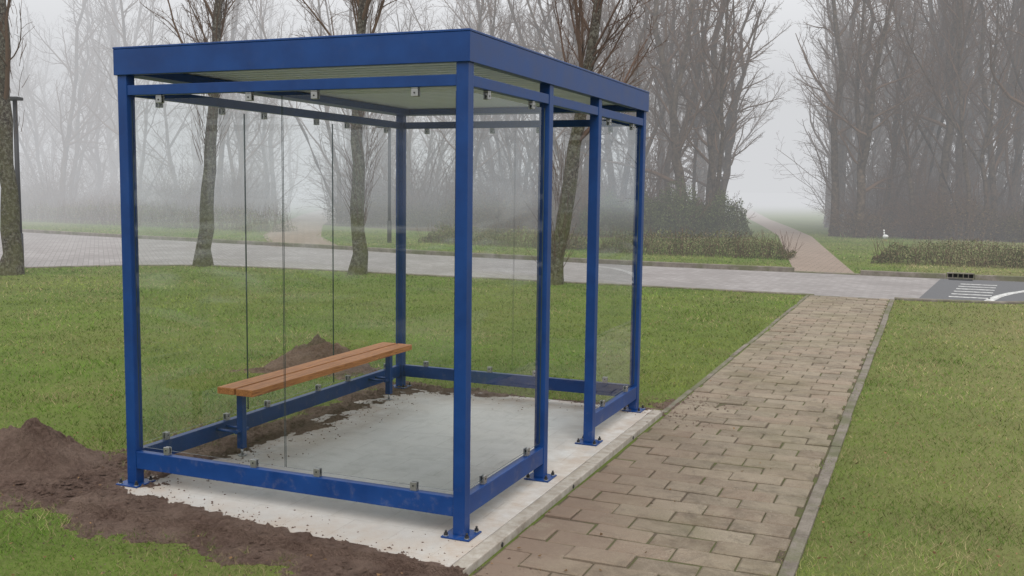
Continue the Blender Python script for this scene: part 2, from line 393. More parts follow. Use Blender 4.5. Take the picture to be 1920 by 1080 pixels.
def kerbrun(bm,x0,x1,ya,yb,zt,L=1.0):
    y=ya
    while y<yb:
        e=min(y+L,yb); dz=random.gauss(0,.003); dx=random.gauss(0,.004)
        box(bm,(x0+dx,y+.003,G-.05),(x1+dx,e-.003,zt+dz),.008); y=e
structure(meshobj("path_kerb",lambda bm:kerbrun(bm,1.535,1.605,-4.2,13.45,G+.018),None,[CONC]))
structure(meshobj("path_kerb",lambda bm:kerbrun(bm,.175,.225,3.36,13.45,G+.010),None,[CONC]))
def slabf(bm): box(bm,(-2.19,-.42,-.10),(.13,3.27,0),.004)
structure(meshobj("pavement_slab",slabf,None,[SLAB]))
def slabedge(bm):
    y=-.43
    while y<3.28:
        e=min(y+1.0,3.28); box(bm,(.134,y+.002,-.12),(.215,e-.002,.001+random.gauss(0,.0015)),.006)
        y=e
    for yy in (.02,1.1,2.4): cyl(bm,(.216,yy,-.022),.012,.006,10,1,'X')
structure(meshobj("slab_kerb",slabedge,None,[NEWCONC,DARKSTEEL]))

# ---------------------------------------------------------------- soil
def soilmask(x,y):
    x=np.asarray(x,float);y=np.asarray(y,float)
    def rect(x0,x1,y0,y1): return np.minimum(np.minimum(x-x0,x1-x),np.minimum(y-y0,y1-y))
    yb=np.interp(x,[-5,-3.5,-2.6,-.95,-.5,.1,.3],[-.22,-.38,-.50,-.70,-.76,-1.0,-1.1])
    ys=np.interp(x,[-5,-2.3,-2.12,-2.0,-1.2,-.5,.2],[.3,.1,-.06,-.15,-.24,-.33,-.41])
    m=np.minimum(np.minimum(y-yb,(ys-y)*1.3),np.minimum(x+5,.20-x))
    m=np.maximum(m,rect(-4.6,-2.10,-.45,.60)-.03)
    m=np.maximum(m,rect(-2.5,-1.93,-.1,3.5)-.05)
    m=np.maximum(m,rect(-2.9,-2.1,.2,1.5)-.16)
    m=np.maximum(m,rect(-2.5,.33,3.17,3.50)-.04)
    m=np.maximum(m,rect(-.1,.45,3.28,3.95)-.1)
    m=np.maximum(m,rect(-4.1,-2.6,3.2,4.3)-.22)
    amp=np.where((x>-2.2)&(y<0)&(y>ys-.12),.10,.46)
    return m+(fbm(x,y,3.2,5)-.5)*amp+(fbm(x,y,15,8,4)-.5)*np.where((x>-2.2)&(y<0)&(y>ys-.12),.14,.30)
nxg,nyg=440,440
gx,gy=np.meshgrid(np.linspace(-5.2,.55,nxg),np.linspace(-1.5,4.7,nyg))
mm=soilmask(gx,gy)
onslab=((gx>-2.19)&(gx<.215)&(gy>-.43)&(gy<3.28))
basez=np.where(onslab,0.0,G)
kk=np.clip(mm/.28,-1,1)
hz_=basez+np.where(kk>0,kk*.004,kk*.06)+np.where(kk>0,np.minimum(kk*2.0,1),0)*((fbm(gx,gy,12,3,5)-.44)*.055+(vn(gx,gy,38,9)-.5)*.017)
hz_=np.where((kk>0)&(hz_<basez+.002),basez+.002,hz_)
hz_=np.where(kk<=0,basez-.03,hz_)
vid=np.arange(nxg*nyg).reshape(nyg,nxg)
keep=(kk[:-1,:-1]>-.2)|(kk[1:,1:]>-.2)
quads=np.stack([vid[:-1,:-1],vid[:-1,1:],vid[1:,1:],vid[1:,:-1]],-1)[keep]
me=bpy.data.meshes.new("soil"); me.from_pydata(np.stack([gx.ravel(),gy.ravel(),hz_.ravel()],-1).tolist(),[],quads.tolist()); me.update()
structure(link("soil",me,None,[SOIL]))
def pile(cx,cy,rx,ry,hh,seed,label):
    n=120; a,b=np.meshgrid(np.linspace(-1,1,n),np.linspace(-1,1,n))
    X=cx+a*rx*1.3; Y=cy+b*ry*1.3; r=np.sqrt((a*1.3)**2+(b*1.3)**2)
    r=r*(1+.5*(fbm(X,Y,2.4,seed)-.5))
    z=hh*np.clip(1-r,0,1)**1.0*(1+.6*(fbm(X,Y,5,seed+3)-.5))
    z=z+np.clip(z*8,0,1)*((fbm(X,Y,13,seed+9,5)-.5)*.13+(vn(X,Y,38,seed)-.5)*.032)
    z=np.where(r>1,-.03,z)+G+.01
    vid=np.arange(n*n).reshape(n,n); q=np.stack([vid[:-1,:-1],vid[:-1,1:],vid[1:,1:],vid[1:,:-1]],-1).reshape(-1,4)
    me=bpy.data.meshes.new("soil_pile"); me.from_pydata(np.stack([X.ravel()-cx,Y.ravel()-cy,z.ravel()],-1).tolist(),[],q.tolist()); me.update()
    o=link("soil_pile",me,None,[SOIL],(cx,cy,0)); thing(o,label,"soil pile")
pile(-3.10,.16,.50,.42,.26,11,"heap of dark brown soil with a pointed top beside the shelter")
pile(-3.42,3.85,.60,.43,.28,31,"low heap of brown soil on the lawn behind the shelter")
V=[];F=[]
def crumb(x,y,z,s):
    b=len(V)
    for dx,dy,dz in ((1,0,0),(0,1,0),(-1,0,0),(0,-1,0),(0,0,.8)):
        j=random.uniform(.6,1.3); V.append((x+dx*s*j,y+dy*s*j,z+dz*s*j))
    F.extend([(b,b+1,b+4),(b+1,b+2,b+4),(b+2,b+3,b+4),(b+3,b,b+4)])
NC=120000
cx_=rng.uniform(-5,.9,NC); cy_=rng.uniform(-1.3,4.3,NC); cm=soilmask(cx_,cy_); pr=np.where(cm<-.45,0,np.where(cm<0,np.exp(cm*7)*.5+.012,.32))
kk_=rng.random(NC)<pr
for x,y,m in zip(cx_[kk_],cy_[kk_],cm[kk_]):
    ons=(-2.19<x<.21 and -.42<y<3.27); z=(0 if ons else G+ (.015 if x>.23 else 0))
    if m>0: z+=min(m/.28,1)*.014
    if ons and m<-.03 and random.random()<.45: continue
    crumb(x,y,z-.001,random.choice((.003,.005,.006,.008,.011,.019)) if m>0 else random.choice((.0025,.003,.004,.006,.009)))
crumb(-.98,.46,0,.02)
me=bpy.data.meshes.new("soil_crumbs"); me.from_pydata(V,[],F); me.update()
o=link("soil_crumbs",me,None,[SOIL]); o["kind"]="stuff"; o["label"]="loose brown soil crumbs scattered around the slab"

# ---------------------------------------------------------------- grass
def ingrass(x,y):
    kl=1.60-.06*(fbm(x*3,y,2.2,61)>.48)-.05*(vn(x,y,6,62)>.6)
    kr=.17+.06*(vn(x,y,4,63)>.5)
    ok=~((x>kr)&(x<kl)&(y<13.6))
    ok&=~((x>-2.25)&(x<.3)&(y>-.46)&(y<3.32))
    road=(y>nearY(x)-.05)&(y<farY(x)+.12); ok&=~road
    fp=(y>18)&(np.abs(x-pX(y))<.68); ok&=~fp
    lp=(y>18)&(np.abs(x-lX(y))<1.05); ok&=~lp
    m=soilmask(x,y); ok&=~((m>-.02+.34*(vn(x,y,9,2)-.25))&(x<.6))
    return ok
N=480000
u=rng.random(N); r=np.exp(np.log(2.6)+u*(np.log(46)-np.log(2.6))); th_=yaw+rng.uniform(-.60,.58,N)
X=CX-np.sin(th_)*r; Y=CY+np.cos(th_)*r
k=ingrass(X,Y)&~((Y>31)&(X<pX(Y)-3))
X,Y,r=X[k],Y[k],r[k]; N=len(X)
n1=fbm(X,Y,.5,41); n2=fbm(X,Y,3,43)
sc=np.clip(r/6.0,.75,5.0)
hgt=rng.uniform(.010,.028,N)*(1+1.1*(n2-.5))*np.clip(sc**.3,1,1.7)
tuft=(vn(X,Y,1.3,77)>.8); hgt=np.where(tuft,hgt*1.5,hgt)
wd=rng.uniform(.0012,.0024,N)*sc
an=rng.uniform(0,2*np.pi,N); ln=rng.uniform(.5,1.8,N)*hgt; la=rng.uniform(0,2*np.pi,N)
P=np.zeros((N,3,3),np.float32)
P[:,0,0]=X-np.cos(an)*wd;P[:,0,1]=Y-np.sin(an)*wd;P[:,1,0]=X+np.cos(an)*wd;P[:,1,1]=Y+np.sin(an)*wd
P[:,0,2]=P[:,1,2]=G-.002
P[:,2,0]=X+np.cos(la)*ln;P[:,2,1]=Y+np.sin(la)*ln;P[:,2,2]=G+hgt
c1=np.array((.112,.190,.032));c2=np.array((.180,.220,.052));c3=np.array((.33,.275,.145)); c4=np.array((.060,.105,.022))
q=rng.random(N)[:,None]
mixv=np.clip((n1-.38)*4,0,1)[:,None]
colr=c1*(1-mixv)+c2*mixv
colr=np.where(q>.85,c4,colr)
patch=np.clip((fbm(X,Y,1.1,91)-.48)*6,0,1)
soilnear=np.where(X<.6,np.clip(1+soilmask(X,Y)*3.5,0,1),0)
dry=(.06+.28*(X>1.6)+.40*patch+.4*soilnear)[:,None]
colr=np.where(rng.random(N)[:,None]<dry,c3*rng.uniform(.6,1.1,(N,1)),colr)
colr*=(.42+1.1*fbm(X,Y,1.4,95))[:,None]*(.76+.46*fbm(X,Y,.45,99))[:,None]*rng.uniform(.88,1.10,(N,1))
def trimesh(name,P,colr,mat,nv=3):
    N=len(P); me=bpy.data.meshes.new(name)
    me.vertices.add(N*nv); me.vertices.foreach_set("co",P.reshape(-1).astype(np.float32))
    me.loops.add(N*nv); me.loops.foreach_set("vertex_index",np.arange(N*nv,dtype=np.int32))
    me.polygons.add(N); me.polygons.foreach_set("loop_start",np.arange(0,N*nv,nv,dtype=np.int32))
    try: me.polygons.foreach_set("loop_total",np.full(N,nv,dtype=np.int32))
    except Exception: pass
    me.update(calc_edges=True)
    at=me.attributes.new("tint",'FLOAT_COLOR','POINT')
    cc=np.ones((N,nv,4),np.float32); cc[:,:,:3]=colr[:,None,:]; at.data.foreach_set("color",cc.ravel())
    me.materials.append(mat); return me
o=link("grass",trimesh("grass",P,colr,BLADE)); o["kind"]="stuff"; o["label"]="short damp mown lawn grass with dry blades"
N=2600; r=np.exp(rng.uniform(np.log(2.8),np.log(26),N)); th_=yaw+rng.uniform(-.6,.6,N); X=CX-np.sin(th_)*r; Y=CY+np.cos(th_)*r
k=((Y<13.3)&~((X>-2.3)&(X<.2)&(Y>-.5)&(Y<3.3)))&((X<.2)|(X>1.6)|(rng.random(N)<.2)); X,Y=X[k],Y[k];N=len(X)
P=np.zeros((N,4,3)); a=rng.uniform(0,6.28,N); s=rng.uniform(.006,.014,N)
for i in range(4):
    P[:,i,0]=X+np.cos(a+i*1.57)*s*(1 if i%2 else .55);P[:,i,1]=Y+np.sin(a+i*1.57)*s*(1 if i%2 else .55);P[:,i,2]=G+.024+rng.uniform(-.004,.01,N)
o=link("fallen_leaves",trimesh("fallen_leaves",P,np.array((.14,.085,.045))*rng.uniform(.5,1.7,(N,1)),DLEAF,4)); o["kind"]="stuff"; o["label"]="small brown fallen leaves on the lawn"

# ---------------------------------------------------------------- bus shelter
W,L,Y2,Y3=2.107,3.18,1.112,2.047; HB,HT,OV=2.346,2.50,.046; PS=.0325
sh=empty("bus_shelter",(-W/2,L/2,0))
thing(sh,"blue steel bus shelter with clear glass walls on a concrete slab","bus shelter")
def part(name,fn,mats,parent=sh,loc=None):
    bm=bmesh.new(); fn(bm); me=tomesh(bm,name)
    o=link(name,me,parent,mats)
    o.location=(-Vector(sh.location)) if parent is sh else (0,0,0)
    return o
for (x,y) in ((-W,0),(0,0),(0,Y2),(0,Y3),(0,L),(-W,L)):
    po=part("post",lambda bm: box(bm,(x-PS,y-PS,.009),(x+PS,y+PS,HB+.01),.004),[BLUE])
    part("base_plate",lambda bm: box(bm,(x-.078,y-.078,.001),(x+.078,y+.078,.009),.002),[BLUE],po)
    for sx,sy in ((1,1),(1,-1),(-1,1),(-1,-1)):
        X_,Y_=x+sx*.058,y+sy*.058
        def bolt(bm):
            cyl(bm,(X_,Y_,.0105),.014,.003,14,0)
            cyl(bm,(X_,Y_,.0185),.0105,.0131,6,1,smooth=False)
            cyl(bm,(X_,Y_,.031),.006,.0122,8,1)
        part("anchor_bolt",bolt,[STEEL,DARKSTEEL],po)
def rail(name,a,b,z0,z1,tk=.045):
    def f(bm):
        if a[1]==b[1]: box(bm,(a[0]+PS+.001,a[1]-PS+.004,z0),(b[0]-PS-.001,a[1]-PS+.004+tk,z1),.003)
        else:
            if a[0]==0: box(bm,(PS-.004-tk,a[1]+PS+.001,z0),(PS-.004,b[1]-PS-.001,z1),.003)
            else: box(bm,(-W-PS+.004,a[1]+PS+.001,z0),(-W-PS+.004+tk,b[1]-PS-.001,z1),.003)
    part(name,f,[BLUE])
def railback(name,z0,z1):
    part(name,lambda bm: box(bm,(-W+PS+.001,L+PS-.049,z0),(-PS-.001,L+PS-.004,z1),.003),[BLUE])
Z0,Z1=.10,.20; U0,U1=2.235,2.29
rail("lower_rail",(-W,0),(0,0),Z0,Z1); rail("upper_rail",(-W,0),(0,0),U0,U1)
rail("lower_rail",(-W,0),(-W,L),Z0,Z1); rail("upper_rail",(-W,0),(-W,L),U0,U1)
railback("lower_rail",Z0,Z1); railback("upper_rail",U0,U1)
rail("lower_rail",(0,0),(0,Y2),Z0,Z1); rail("lower_rail",(0,Y3),(0,L),Z0,Z1)
rail("upper_rail",(0,0),(0,Y2),U0,U1); rail("upper_rail",(0,Y2),(0,Y3),U0,U1); rail("upper_rail",(0,Y3),(0,L),U0,U1)
def ring(bm,x0,x1,y0,y1,z0,z1,tk):
    o=[(x0,y0),(x1,y0),(x1,y1),(x0,y1)]; i=[(x0+tk,y0+tk),(x1-tk,y0+tk),(x1-tk,y1-tk),(x0+tk,y1-tk)]
    vs=[[bm.verts.new((p[0],p[1],z)) for p in s] for s in (o,i) for z in (z0,z1)]
    ob,ot,ib,it=vs
    for k in range(4):
        j=(k+1)%4
        bm.faces.new((ob[k],ob[j],ot[j],ot[k])); bm.faces.new((ib[j],ib[k],it[k],it[j]))
        bm.faces.new((ot[k],ot[j],it[j],it[k])); bm.faces.new((ob[j],ob[k],ib[k],ib[j]))
def rooff(bm):
    ring(bm,-W-OV,OV,-OV,L+OV,HB+.0,HT-.012,.035)
    ring(bm,-W-OV-.002,OV+.002,-OV-.002,L+OV+.002,HT-.0115,HT,.07)
    bmesh.ops.bevel(bm,geom=bm.edges[:],offset=.002,segments=1,affect='EDGES')
roof=part("roof",rooff,[BLUE])
def corr(bm):
    prof=[];yy=-.008
    while yy<L+.005:
        for dy,dz in ((0,0),(.030,0),(.040,.04),(.080,.04),(.09,0)): prof.append((yy+dy,HB+.050+dz))
        yy+=.1001
    prof=[p for p in prof if p[0]<L+.008]
    a=[bm.verts.new((-W+-.008,p[0],p[1])) for p in prof]; b=[bm.verts.new((.008,p[0],p[1])) for p in prof]
    for i in range(len(prof)-1):
        if prof[i+1][0]-prof[i][0]>1e-3: bm.faces.new((a[i],b[i],b[i+1],a[i+1]))
part("roof_panel",corr,[CORR],roof)
part("roof_cover",lambda bm: box(bm,(-W-.008,-.008,HB+.10),(.008,L+.008,HB+.13),.002),[CORR],roof)
def beam(lo,hi): part("roof_beam",lambda bm: box(bm,lo,hi,.003),[BLUE],roof)
beam((-W,.0,HB-.002),(-W+.12,L,HB+.045)); beam((-W+.125,L-.09,HB),(-.001,L-.02,HB+.045)); beam((-.05,.0,HB+.012),(-.012,L-.10,HB+.045))
GZ0,GZ1=.226,2.212
def pane(p0,p1,clamps):
    p0=Vector((*p0,0));p1=Vector((*p1,0)); d=(p1-p0).normalized(); n=Vector((-d.y,d.x,0)); hw=.003
    def f(bm):
        q=[p0+Vector((0,0,GZ0)),p1+Vector((0,0,GZ0)),p1+Vector((0,0,GZ1)),p0+Vector((0,0,GZ1))]
        bm.faces.new([bm.verts.new(v) for v in q])
        for k in range(4):
            a,b=q[k],q[(k+1)%4]
            ff=bm.faces.new([bm.verts.new(v) for v in (a-n*hw,b-n*hw,b+n*hw,a+n*hw)]); ff.material_index=1
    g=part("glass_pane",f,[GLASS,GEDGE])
    for s in clamps:
        c=p0.lerp(p1,s)
        ang=math.atan2(d.y,d.x)
        for top in (0,1):
            def cf(bm):
                M=Matrix.Translation((c.x,c.y,0))@Matrix.Rotation(ang,4,'Z')
                if top: za,zb,base=2.190,2.226,(2.2265,U0-.001)
                else: za,zb,base=.209,.246,(Z1+.001,.2085)
                for sgn in (-1,1):
                    lo=sorted((sgn*.005,sgn*.014)); box(bm,(-.019,lo[0],za),(.019,lo[1],zb),.0025,0,M)
                box(bm,(-.018,-.0138,base[0]),(.018,.0138,base[1]),.001,0,M)
                t2=bmesh.new(); bmesh.ops.create_cone(t2,cap_ends=True,segments=10,radius1=.0045,radius2=.0045,depth=.032)
                bmesh.ops.transform(t2,matrix=M@Matrix.Translation((0,0,(za+zb)/2))@Matrix.Rotation(math.pi/2,4,'X'),verts=t2.verts); merge(bm,t2,1)
            part("glass_clamp",cf,[STEEL,DARKSTEEL],g)
gy0=-PS+.004+.0225
e=PS+.012
pane((-W+e,gy0),(-W/2-.004,gy0),(.2,.8)); pane((-W/2+.004,gy0),(-e,gy0),(.2,.78))
gxl=-W-PS+.004+.0225
t3=L/3
pane((gxl,e),(gxl,t3-.004),(.22,.78)); pane((gxl,t3+.004),(gxl,2*t3-.004),(.2,.8)); pane((gxl,2*t3+.004),(gxl,L-e),(.2,.8))
gyb=L+PS-.0265
pane((-W+e,gyb),(-W/2-.004,gyb),(.2,.8)); pane((-W/2+.004,gyb),(-e,gyb),(.2,.8))
gxr=PS-.0265
pane((gxr,e),(gxr,Y2-e),(.2,.8)); pane((gxr,Y3+e),(gxr,L-e),(.22,.78))

# bench
be=empty("bench",(-1.91,1.7,0)); thing(be,"narrow two-plank orange wooden bench on blue steel legs","bench")
def bpart(name,fn,mats,parent=be):
    bm=bmesh.new(); fn(bm); o=link(name,tomesh(bm,name),parent,mats)
    if parent is be: o.location=-Vector(be.location)
    return o
BY0,BY1,BZ=.66,2.76,.46
seat=bpart("seat",lambda bm:(box(bm,(-2.045,BY0,BZ-.044),(-1.914,BY1,BZ),.005),box(bm,(-1.898,BY0-.004,BZ-.044),(-1.767,BY1-.004,BZ),.005)),[WOOD])
LX=-1.935
for yl in (.76,2.67):
    def leg(bm):
        box(bm,(LX-.022,yl-.022,.05),(LX+.022,yl+.022,BZ-.052),.003)
        box(bm,(-2.03,yl-.02,BZ-.0515),(-1.785,yl+.02,BZ-.0445),.001)
        cyl(bm,(LX,yl,.026),.009,.05,10,1); cyl(bm,(LX,yl,.004),.028,.006,16,1)
    lg=bpart("leg",leg,[BLUE,STEEL])
    for yo in (-.016,.016):
        bpart("brace",lambda bm: cyl(bm,((-2.09+LX-.010)/2,yl+yo*3.2,.165),.010,LX-.010+2.09,10,0,'X'),[BLUE],lg)
    bpart("brace",lambda bm: cyl(bm,(LX-.001,yl,.165),.012,.125,10,0,'Y'),[BLUE],lg)

# ---------------------------------------------------------------- trees
def tube(V,F,pts,rad,n):
    b=len(V); m=len(pts)
    for i in range(m):
        a=pts[max(i-1,0)];c=pts[min(i+1,m-1)]
        dx,dy,dz=c[0]-a[0],c[1]-a[1],c[2]-a[2]
        l=math.sqrt(dx*dx+dy*dy+dz*dz) or 1; dx/=l;dy/=l;dz/=l
        if abs(dz)<.9: ux,uy,uz=-dy,dx,0
        else: ux,uy,uz=0,-dz,dy
        l=math.sqrt(ux*ux+uy*uy+uz*uz) or 1; ux/=l;uy/=l;uz/=l
        vx,vy,vz=dy*uz-dz*uy,dz*ux-dx*uz,dx*uy-dy*ux
        r=rad[i];p=pts[i]
        for k in range(n):
            an=2*math.pi*k/n; ca,sa=math.cos(an)*r,math.sin(an)*r
            V.append((p[0]+ux*ca+vx*sa,p[1]+uy*ca+vy*sa,p[2]+uz*ca+vz*sa))
    for i in range(m-1):
        for k in range(n):
            k2=(k+1)%n
            F.append((b+i*n+k,b+i*n+k2,b+i*n+n+k2,b+i*n+n+k))
def walk(p,d,Ln,segs,wob,up,R):
    pts=[tuple(p)]; d=Vector(d).normalized(); p=Vector(p)
    for i in range(segs):
        d=(d+Vector((R.gauss(0,wob),R.gauss(0,wob),R.gauss(0,wob)+up))).normalized()
        p=p+d*(Ln/segs); pts.append(tuple(p))
    return pts
def offdir(d,ang,R):
    d=Vector(d).normalized(); a=d.orthogonal().normalized(); a.rotate(Matrix.Rotation(R.uniform(0,2*math.pi),3,d))
    return (d*math.cos(ang)+a*math.sin(ang)).normalized()
def spawn(V,F,pts,rad,Ln,lvl,cfg,R):
    nch,ts,ang,lr,segs,wob,up,sides=cfg[lvl][:8]
    thin=cfg[lvl][8] if len(cfg[lvl])>8 else .022
    m=len(pts)-1
    for i in range(nch):
        t=ts+(1-ts)*((i+R.random())/nch)*.98
        k=min(int(t*m),m-1); fr=t*m-k
        a=Vector(pts[k]);b=Vector(pts[k+1]); p=a.lerp(b,fr); d=b-a
        pr=rad[k]*(1-fr)+rad[k+1]*fr
        cl=Ln*lr*(1-.55*t)*R.uniform(.6,1.3)
        cr=max(min(pr*.6,cl*thin),.005)
        cp=walk(p,offdir(d,math.radians(R.gauss(ang,11)),R),cl,segs,wob,up,R)
        crd=[max(cr*(1-.8*j/segs),.004) for j in range(segs+1)]
        tube(V,F,cp,crd,sides)
        if lvl+1<len(cfg): spawn(V,F,cp,crd,cl,lvl+1,cfg,R)
def mkmesh(name,V,F,mat):
    me=bpy.data.meshes.new(name); me.from_pydata(V,[],F); me.update(); me.polygons.foreach_set("use_smooth",[True]*len(F)); me.materials.append(mat); return me
def treemesh(seed,spine,r0,cfg,extra=None,bark=BARKW,twig=TWIG,rend=.25,forks=0,sides=10):
    R=random.Random(seed); TV=[];TF=[];CV=[];CF=[]
    pts=[]
    for i in range(len(spine)-1):
        a=Vector(spine[i]);b=Vector(spine[i+1])
        for k in range(4):
            q=a.lerp(b,k/4)+Vector((R.gauss(0,.02),R.gauss(0,.02),0))*(1 if i+k else 0); pts.append(tuple(q))
    pts.append(tuple(spine[-1])); n=len(pts)
    Hh=spine[-1][2]
    rad=[r0*(1-(1-rend)*min(p[2]/Hh,1))*(1+.45*math.exp(-max(p[2],0)/.22))*R.uniform(.94,1.06) for p in pts]
    tube(TV,TF,pts,rad,sides)
    spawn(CV,CF,pts,rad,Hh,0,cfg,R)
    for f in range(forks):
        k=R.randint(1,n//2); d=offdir(Vector(pts[k+1])-Vector(pts[k]),math.radians(R.uniform(10,26)),R); ln=Hh-pts[k][2]
        fp=walk(pts[k],d,ln,10,.07,.05,R); fr=[rad[k]*.75*(1-.7*j/10) for j in range(11)]
        tube(TV,TF,fp,fr,8); spawn(CV,CF,fp,fr,ln,0,cfg,R)
    if extra: extra(CV,CF,R)
    return mkmesh("trunk",TV,TF,bark),mkmesh("crown",CV,CF,twig)
def place(tm,cm,x,y,rot=0,sc=1,name="tree"):
    e=empty(name,(x,y,G-.03)); e.rotation_euler=(0,0,rot); e.scale=(sc,sc,sc)
    a=bpy.data.objects.new("trunk",tm); b=bpy.data.objects.new("crown",cm)
    for o in (a,b): COL.objects.link(o); o.parent=e
    return e
RX,RY=math.cos(yaw),math.sin(yaw)
def broom(n0,ts,ang,lr=.40): return [(n0,ts,ang,lr,8,.07,.07,5,.014),(9,.12,26,.42,6,.10,.05,4,.014),(7,.12,28,.42,4,.11,.03,3)]
def lean(dx,hh,bend=0,n=5): return [(RX*(dx*(i/n)+bend*math.sin(math.pi*i/n)),RY*(dx*(i/n)+bend*math.sin(math.pi*i/n)),hh*i/n) for i in range(n+1)]
def shoots(z0,z1,n,ln,r=.13):
    def f(V,F,R):
        for i in range(n):
            a=R.uniform(0,6.28); z=R.uniform(z0,z1); rr=r
            cp=walk((math.cos(a)*rr+RX*z*.06,math.sin(a)*rr+RY*z*.06,z),(math.cos(a)*.45,math.sin(a)*.45,1),ln*R.uniform(.4,1),4,.1,.05,R)
            tube(V,F,cp,[.006,.005,.005,.004,.0035],3)
    return f
tB=treemesh(21,lean(.55,8.5,.05),.158,broom(32,.42,22),shoots(2.2,4.5,70,1.2),BARK,TWIG,sides=16)
e_=place(*tB,-12.5,13.12); thing(e_,"bare tree with slim mossy trunk and upswept twigs by the road","tree")
tC=treemesh(22,lean(.25,9,-.05),.152,broom(30,.44,21),shoots(1.0,3.6,170,.8),BARK,TWIG,sides=16)
e_=place(*tC,-8.6,13.1); thing(e_,"bare straight tree with small shoots around its trunk","tree")
tD=treemesh(23,[(0,0,0),(RX*.16,RY*.16,1.0),(RX*.40,RY*.40,2.6),(RX*.62,RY*.62,4.2),(RX*.95,RY*.95,6.2),(RX*1.2,RY*1.2,8.2)],.158,broom(28,.38,31,.44),shoots(.1,2.2,110,1.0),BARK,TWIGR,sides=16)
e_=place(*tD,-4.4,13.15); thing(e_,"leaning bare tree with reddish twigs and sprouting base","tree")
tA=treemesh(24,lean(-.05,8.5,.05),.178,[(16,.36,40,.42,8,.08,.05,5,.015),(8,.15,30,.42,6,.11,.04,4,.015),(7,.12,30,.42,4,.11,.03,3)],shoots(2.5,5,30,.7),BARK,TWIG,sides=16)
e_=place(*tA,-14.2,9.6); thing(e_,"bare tree with rough brown trunk on the lawn","tree")
variants=[]
for i in range(9):
    R=random.Random(100+i); Hh=R.uniform(10,14.5); dx=R.uniform(-2.0,2.0); dy=R.uniform(-1.4,1.4)
    sp=[(dx*(k/6)**1.3+R.gauss(0,.16)*(k>0),dy*(k/6)**1.3+R.gauss(0,.16)*(k>0),Hh*k/6) for k in range(7)]
    cfg=[(R.randint(13,18),R.uniform(.10,.32),R.uniform(28,48),R.uniform(.30,.42),8,.13,.06,5),(8,.12,38,.46,5,.15,.03,3),(6,.10,36,.46,3,.15,.02,3)]
    variants.append(treemesh(200+i,sp,R.uniform(.11,.21),cfg,None,BARKW,TWIG,.2,i%3))
def inview(x,y,mg=.05):
    a=math.atan2(-(x-CX),(y-CY))-yaw
    return abs(a)<math.radians(27.2)+mg
R=random.Random(5); placed=[]
def tryplace(n,gen,mind,labels,group):
    c=0;it=0
    while c<n and it<20000:
        it+=1; x,y=gen()
        if not inview(x,y) or aL(y)-.3<x<aR(y)+.2: continue
        if any((x-a)**2+(y-b)**2<mind*mind for a,b in placed): continue
        placed.append((x,y)); v=R.choice(variants)
        e_=place(*v,x,y,R.uniform(0,6.28),R.uniform(.75,1.12)); thing(e_,labels,"tree",group); c+=1
    return c
def genR():
    y=37.5+19*R.random()**1.4; return aR(y)+R.random()**1.2*(18),y
def genL():
    while True:
        y=33.5+24*R.random()**1.4; x=R.uniform(-58,aL(y))
        if y<36 and x>pX(y)-3: continue
        if abs(x-lX(y))>2.0: return x,y
def genE():
    y=35.5+18*R.random()**1.2; return aL(y)-.3-R.random()**1.2*10,y
tryplace(60,genR,.9,"tall bare winter tree in the wood beside the path","trees of the wood")
tryplace(34,genE,.9,"tall bare winter tree in the wood across the road","trees of the wood")
tryplace(84,genL,1.1,"tall bare winter tree in the wood across the road","trees of the wood")
def shrubmesh(seed,h,wd,nst,nleaf,leafc,sub=6,dome=False):
    R=random.Random(seed);V=[];F=[]
    for i in range(nst):
        a=R.uniform(0,6.28);r=wd*math.sqrt(R.random())*.6
        d=(math.cos(a)*R.uniform(0,.6),math.sin(a)*R.uniform(0,.6),1)
        cp=walk((math.cos(a)*r,math.sin(a)*r,0),d,h*R.uniform(.6,1.1),6,.16,0,R); rd=[(.009+.003*h)*(1-.7*j/6)+.002 for j in range(7)]
        tube(V,F,cp,rd,3); spawn(V,F,cp,rd,h,0,[(sub,.15,42,.35,3,.18,.02,3),(5,.2,42,.45,2,.18,.01,3)],R)
    me1=mkmesh("stems",V,F,TWIG)
    g=np.random.default_rng(seed); N=nleaf
    a=g.uniform(0,6.28,N); rr=wd*np.sqrt(g.random(N)); lum=g.uniform(.75,1.15,12)
    hl=min(h,2.2)
    prof=np.sqrt(np.clip(1-(rr/wd)**2,0.02,1)) if dome else (1-.35*(rr/wd)**2)
    zz=hl*(1.0 if dome else .82)*g.random(N)**(.55 if dome else .8)*prof*(1 if dome else lum[(a/6.29*12).astype(int)])
    if dome:
        zz=zz*(.45+1.0*fbm(np.cos(a)*rr+9,np.sin(a)*rr+9,2.0,seed)); rr=rr*(.8+.4*fbm(np.cos(a)*2+9,zz*3,1.5,seed+4))
    c=np.stack([np.cos(a)*rr,np.sin(a)*rr,zz],-1); s=g.uniform(.02,.045,N)[:,None]
    u=g.normal(size=(N,3));u/=np.linalg.norm(u,axis=1)[:,None]; v=np.cross(u,g.normal(size=(N,3)));v/=np.linalg.norm(v,axis=1)[:,None]
    P=np.stack([c-u*s,c-v*s*.6,c+u*s,c+v*s*.6],1)
    colr=np.array(leafc)*g.uniform(.4,1.6,(N,1))
    if dome: colr=colr*(.5+1.0*fbm(c[:,0]+5,c[:,2]+5,3,seed+8))[:,None]
    return me1,trimesh("foliage",P,colr,LEAF,4)
shr=[shrubmesh(300,2.4,1.3,34,3000,(.09,.064,.034)),shrubmesh(301,2.0,1.5,30,5000,(.080,.068,.032)),shrubmesh(302,3.0,1.2,38,1600,(.11,.07,.042)),shrubmesh(303,1.7,1.4,26,13000,(.068,.078,.032),6,True),shrubmesh(304,5.0,1.5,24,1600,(.10,.064,.036),8),shrubmesh(305,6.0,1.3,20,1000,(.10,.064,.036),9)]
